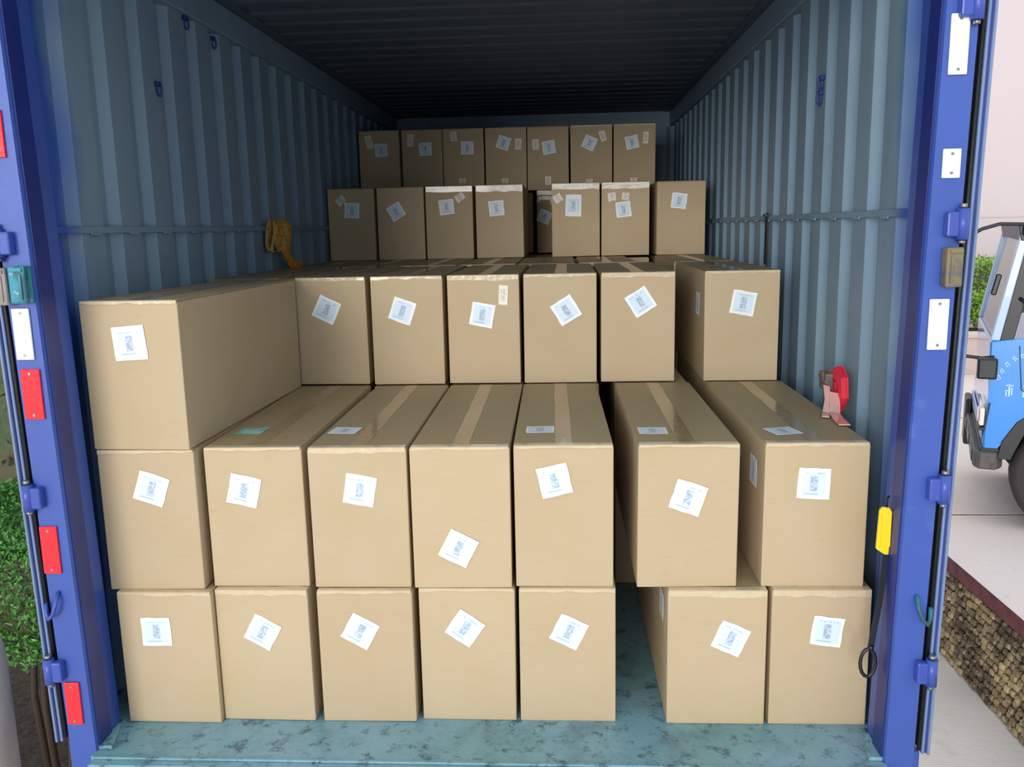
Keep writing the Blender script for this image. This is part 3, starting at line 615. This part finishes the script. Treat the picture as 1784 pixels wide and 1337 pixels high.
# kerbed planter with a clipped hedge, building behind
t = thing('planter', 'low pinkish planter wall in front of the clipped hedge', 'planter', (7.4, 9.6, ZU))
bm = NB(); add_box(bm, (-2.6, 0, 0), (14, .25, .5), .01); obj('kerb_wall', bm, 'kerb_stone', t)
bm = NB(); add_box(bm, (-2.6, -.03, .5), (14, .28, .56), .012); obj('capping', bm, 'kerb_stone', t)
bm = NB(); add_box(bm, (-2.6, .25, .0), (14, 1.6, .45)); obj('soil', bm, 'soil', t)
def leaves(bm, box, n, size, up_bias=.4, shape=None):
    lo, hi = box
    for _ in range(n):
        for _try in range(20):
            u_ = [random.random() for _ in range(3)]
            # prefer the shell of the volume
            if random.random() < .75:
                k = random.choice((0, 0, 1, 1, 2, 2)); u_[k] = (random.random()*.16) if (random.random() < .5 and k != 2) else 1-random.random()*.16
            p = Vector([lo[i]+(hi[i]-lo[i])*u_[i] for i in range(3)])
            if shape is None or shape(p): break
        d = Vector((random.gauss(0, 1), random.gauss(0, 1), random.gauss(up_bias, .8))).normalized(); s = d.orthogonal().normalized(); s.rotate(Matrix.Rotation(random.uniform(0, 6.28), 3, d)); nn = d.cross(s)
        L = size*random.uniform(.7, 1.3); W_ = L*.5
        v = [bm.verts.new(q) for q in (p, p+s*L*.5+nn*W_*.5+d*.004, p+s*L, p+s*L*.5-nn*W_*.5+d*.004)]
        bm.faces.new(v[:3]); bm.faces.new((v[0], v[2], v[3]))
def shrub(name, lo, hi, n, size, fmat, label, cat, core_mat='foliage_dark', stems=5):
    cx, cy_ = (lo[0]+hi[0])/2, (lo[1]+hi[1])/2
    t = thing(name, label, cat, (cx, cy_, lo[2])); L = Vector(lo)-t.location; Hh = Vector(hi)-t.location
    base = Vector((L.x, L.y, Hh.z*(.68 if name == 'clipped_shrub' else .28)))
    bm = NB(); leaves(bm, (base, Hh), n, size); o = obj('foliage', bm, fmat, t); o['kind'] = 'stuff'
    ctr = (base+Hh)/2; ext = (Hh-base)/2
    bm = NB(); r = bmesh.ops.create_icosphere(bm, subdivisions=3, radius=1)
    for v in r['verts']:
        c3 = v.co.copy(); p = Vector([math.copysign(abs(q)**.45, q) for q in c3]); v.co = Vector([ctr[i]+p[i]*ext[i]*.9*(1+random.uniform(-.03, .03)) for i in range(3)])
    o = obj('inner_growth', bm, core_mat, t); o['kind'] = 'stuff'
    for k in range(stems):
        bm = NB(); x_ = L.x+(Hh.x-L.x)*(k+.5)/stems; y_ = random.uniform(L.y*.5, Hh.y*.5)
        add_tube(bm, [(x_, y_, 0), (x_+random.uniform(-.05, .05), y_+random.uniform(-.05, .05), base.z*.6), (x_+random.uniform(-.1, .1), y_, base.z+.15)], [.02, .015, .01], 7); obj('stem', bm, 'stem', t)
    return t
shrub('hedge', (6.2, 9.95, ZU+.45), (10.5, 11.0, ZU+1.02), 9000, .06, 'foliage_lime', 'clipped green hedge growing in the planter beside the truck', 'hedge', stems=8)
shrub('hedge', (6.3, 11.25, ZU), (12, 12.0, ZU+1.5), 7000, .07, 'foliage_lime', 'pale yellow-green hedge row against the building wall', 'hedge', stems=8)
bd = thing('building', 'pale pinkish building wall behind the truck', 'building', (12, 13.5, ZU))
bm = NB(); add_box(bm, (-7.5, 0, 0), (16, 6, 9)); obj('wall', bm, 'building_wall', bd)
for k in range(2):
    bm = NB(); add_box(bm, (-7.52, -.01, 2.1+4*k), (16, 0, 2.13+4*k)); obj('string_course', bm, 'building_joint', bd)
bm = NB(); add_box(bm, (-7.54, -.04, 0), (16, 0, .5), .01); obj('plinth', bm, 'kerb_stone', bd)
bm = NB(); add_box(bm, (-7.7, -.2, 9), (16.2, 6.2, 9.2), .02); obj('roof_edge', bm, 'building_joint', bd)

# left side: planting bed, clipped shrub, taller dark shrub, round concrete bollard
bed = thing('planting_bed', 'dark soil bed with a stone edge left of the container', 'bed', (-2.4, 1.5, ZG))
bm = NB(); add_box(bm, (-1.6, -1.1, .0), (.95, 4.5, .06)); obj('soil', bm, 'soil', bed)
bm = NB(); add_box(bm, (.95, -1.1, 0), (1.03, 4.5, .11), .01); obj('edging', bm, 'kerb_stone', bed)
shrub('clipped_shrub', (-2.35, .5, ZG+.06), (-1.42, 1.6, .38), 48000, .026, 'foliage_bright', 'dense clipped shrub with small bright leaves left of the container', 'shrub', stems=7)
shrub('tall_shrub', (-3.3, 1.75, ZG+.06), (-1.55, 2.9, 2.0), 16000, .05, 'foliage_dark', 'taller dark shrub with brownish twigs behind the clipped one', 'shrub', stems=7)
t = thing('bollard', 'round grey concrete post at the lower left corner of the photo', 'post', (-1.655, .02, ZG))
bm = NB(); add_tube(bm, [(0, 0, 0), (0, 0, .05), (0, 0, 1.46), (0, 0, 1.52), (0, 0, 1.545)], [.115, .105, .105, .095, .06], 28); obj('shaft', bm, 'bollard_concrete', t)

# ------------------------------------------------------------ the light truck
# local frame: X = backwards along the truck, Y = across (0 = near side, +Y = far side), Z up from its wheels
t = thing('truck', 'bright blue light truck parked on the raised pavement, cab only in view', 'truck', (3.075, 3.44, ZU), math.radians(-22))
WD = 1.62
body = [(0, .55), (.01, .95), (.0, 1.295), (.3, 1.335), (1.62, 1.40), (1.62, .50), (1.06, .50), (1.04, .60), (.96, .77), (.80, .89), (.56, .93), (.34, .88), (.19, .76), (.11, .62), (.09, .55)]
bm = NB(); add_prism(bm, body, 'y', 0, WD, .012); obj('cab_body', bm, 'truck_blue', t)
bm = NB(); add_prism(bm, [(.55, 1.98), (.58, 2.05), (1.62, 2.07), (1.62, 1.98)], 'y', .02, WD-.02, .01); obj('roof', bm, 'truck_blue', t)
bm = NB()
for yy in (.0, WD-.05):
    add_prism(bm, [(.0, 1.30), (.055, 1.30), (.175, 1.99), (.125, 1.99)], 'y', yy, yy+.05, .006)
o = obj('windscreen_pillar', bm, 'truck_pale', t); o['kind'] = 'stuff'
bm = NB(); 
for yy in (.004, WD-.05): add_prism(bm, [(.055, 1.30), (.135, 1.31), (.255, 1.98), (.172, 1.98)], 'y', yy, yy+.045, .004)
add_prism(bm, [(.13, 1.95), (1.62, 1.98), (1.62, 2.05), (.11, 2.05)], 'y', -.01, WD-.01, .004)
o = obj('window_seal', bm, 'black_plastic', t); o['kind'] = 'stuff'
for yy in (.0, WD-.05):
    bm = NB(); add_prism(bm, [(1.40, 1.385), (1.62, 1.40), (1.62, 1.99), (1.36, 1.98)], 'y', yy, yy+.05, .006); obj('rear_pillar', bm, 'truck_blue', t)
bm = NB(); add_box(bm, (1.57, .05, 1.38), (1.62, WD-.05, 1.98)); obj('cab_back', bm, 'truck_blue', t)
bm = NB(); add_prism(bm, [(.02, 1.30), (.026, 1.30), (.154, 1.985), (.148, 1.987)], 'y', .05, WD-.05); obj('windscreen', bm, 'glass', t)
bm = NB(); add_prism(bm, [(.13, 1.312), (1.40, 1.385), (1.365, 1.965), (.25, 1.955)], 'y', .02, .025); obj('door_window', bm, 'glass', t)
for (x0, ya) in ((.75, .12), (.75, .95)):
    bm = NB(); add_box(bm, (x0, ya, .98), (x0+.5, ya+.5, 1.2), .04, 2); add_box(bm, (x0+.42, ya, 1.1), (x0+.56, ya+.5, 1.7), .04, 2); obj('seat', bm, 'seat_fabric', t)
bm = NB(); add_box(bm, (.1, .06, 1.1), (.4, WD-.06, 1.30), .03, 2); obj('dashboard', bm, 'truck_grey', t)
# front skirt, bumper, lamps
bm = NB(); add_prism(bm, [(-.012, .545), (.10, .545), (.10, .57), (-.01, .57)], 'y', -.006, WD+.006, .003); obj('skirt_gap', bm, 'black_plastic', t)
bm = NB(); add_prism(bm, [(-.05, .05), (-.02, -.012), (.09, -.012), (.13, .06), (.13, WD-.06), (.09, WD+.012), (-.02, WD+.012), (-.05, WD-.05)], 'z', .42, .544, .012); obj('bumper', bm, 'truck_grey', t)
bm = NB()
for k in range(3): add_box(bm, (-.056, .12+.5*k, .44), (-.046, .40+.5*k, .52), .003)
o = obj('bumper_grille', bm, 'black_plastic', t); o['kind'] = 'stuff'
bm = NB(); add_box(bm, (-.06, 1.3, .28), (-.01, 1.6, .66), .012); obj('fog_lamp_surround', bm, 'black_plastic', t)
bm = NB(); add_box(bm, (-.012, .10, .70), (.02, .42, .86), .015, 2); add_box(bm, (-.03, -.004, .72), (.0, .10, .84), .008, 2); hl = obj('headlamp', bm, 'lamp_clear', t)
bm = NB(); add_box(bm, (-.034, .02, .745), (-.02, .2, .82), .004, 2); obj('indicator', bm, 'lamp_amber', hl)
bm = NB(); add_prism(bm, [(-.005, .69), (.008, .69), (.03, .88), (.018, .88)], 'y', -.012, .0, .002); add_box(bm, (-.035, -.010, .69), (.0, .2, .71), .002); obj('headlamp_trim', bm, 'black_plastic', hl)
bm = NB(); add_box(bm, (-.014, .10, .62), (.0, 1.5, .70), .004); obj('grille', bm, 'truck_pale', t)
# door: outline groove, handle, lettering in an arc
bm = NB()
for (a_, b_) in (((.20, .98), (.17, 1.27)), ((.20, .98), (.30, .90))):
    add_tube(bm, [(a_[0], -.001, a_[1]), (b_[0], -.001, b_[1])], .004, 6)
obj('door_seam', bm, 'truck_grey', t)
bm = NB(); add_box(bm, (1.15, -.03, 1.18), (1.34, -.002, 1.22), .008, 2); obj('door_handle', bm, 'black_plastic', t)
bm = NB()
LET = [(.045, 1.055, 60), (.062, 1.10, 55), (.09, 1.145, 50), (.13, 1.185, 38), (.175, 1.205, 25), (.23, 1.215, 12), (.29, 1.215, 4)]
for i, (lx, lz, a) in enumerate(LET):
    R = Matrix.Rotation(-math.radians(90-a), 3, 'Y')
    for (x0, z0, x1, z1) in ((-.012, -.016, -.007, .016), (-.012, .010, .010, .015), (.003, -.016, .008, .012), (-.010, -.004, .008, .0))[:3+(i % 2)]:
        vs = add_box(bm, (x0, -.0035, z0), (x1, -.0008, z1), 0)
        for v in vs: v.co = R @ v.co + Vector((lx+.02, 0, lz))
for i, (lx, lz) in enumerate(((.13, .97), (.23, .97))):
    for (x0, z0, x1, z1) in ((-.02, .03, .025, .038), (-.004, -.04, .006, .045), (-.024, -.005, -.006, .003), (.012, -.03, .02, .02), (-.02, -.04, -.012, .0)):
        vs = add_box(bm, (lx+x0, -.0035, lz+z0), (lx+x1, -.0008, lz+z1), 0)
obj('lettering', bm, 'truck_lettering', t)
# mirrors and handles
bm = NB(); add_tube(bm, [(.26, .0, 2.03), (.15, -.03, 2.055), (.0, -.05, 2.06), (-.10, -.06, 2.03), (-.18, -.07, 1.98)], .012, 8); add_box(bm, (.13, -.03, 1.98), (.40, .06, 2.05), .012); obj('mirror_arm', bm, 'black_plastic', t)
bm = NB(); add_tube(bm, [(-.22, .02, 1.24), (-.16, .01, 1.19), (-.04, .0, 1.18), (.03, .0, 1.19)], .012, 8); add_box(bm, (-.07, -.09, 1.05), (.05, -.03, 1.19), .015, 2); obj('side_mirror', bm, 'black_plastic', t)
bm = NB(); add_tube(bm, [(.15, -.004, 1.58), (.19, -.04, 1.55), (.22, -.05, 1.57), (.245, -.05, 1.66), (.23, -.045, 1.74), (.19, -.004, 1.76)], .012, 8); obj('grab_handle', bm, 'black_plastic', t)
bm = NB(); add_box(bm, (-.01, -.03, 1.60), (.025, .0, 1.74), .008, rot=Matrix.Rotation(.2, 3, 'Y')); obj('wiper_mount', bm, 'black_plastic', t)
# wheel, arch liner, chassis, bed stub
for yy in (.03, WD-.25):
    bm = NB(); add_tube(bm, [(.56, yy, .385), (.56, yy+.02, .385), (.56, yy+.18, .385), (.56, yy+.22, .385)], [.34, .38, .38, .34], 32); wh = obj('wheel', bm, 'tyre', t)
    bm = NB(); add_tube(bm, [(.56, yy-.012, .385), (.56, yy+.02, .385)], [.17, .22], 24); obj('rim', bm, 'rim', wh)
bm = NB(); add_prism(bm, [(.09, .50), (.11, .62), (.19, .76), (.34, .88), (.56, .93), (.80, .89), (.96, .77), (1.04, .60), (1.06, .5), (1.0, .5), (.93, .68), (.77, .82), (.56, .86), (.36, .81), (.24, .7), (.17, .5)], 'y', -.012, .3, .003); obj('wheel_arch', bm, 'black_plastic', t)
bm = NB(); add_box(bm, (.15, .35, .42), (4.2, .47, .54)); add_box(bm, (.15, 1.15, .42), (4.2, 1.27, .58)); add_box(bm, (.3, .2, .9), (1.3, WD-.2, .96)); add_tube(bm, [(.56, .1, .385), (.56, WD-.1, .385)], .05, 10); obj('chassis', bm, 'truck_grey', t)
bm = NB(); add_box(bm, (1.75, -.03, .80), (4.3, WD+.03, .90), .01); add_box(bm, (1.75, -.03, .90), (4.3, .0, 1.3), .006); add_box(bm, (1.75, WD, .90), (4.3, WD+.03, 1.3), .006); add_box(bm, (1.75, 0, .90), (1.79, WD, 1.7), .006); obj('load_bed', bm, 'truck_blue', t)
for yy in (.03, WD-.25):
    bm = NB(); add_tube(bm, [(3.3, yy, .385), (3.3, yy+.02, .385), (3.3, yy+.18, .385), (3.3, yy+.22, .385)], [.34, .38, .38, .34], 32); obj('wheel', bm, 'tyre', t)
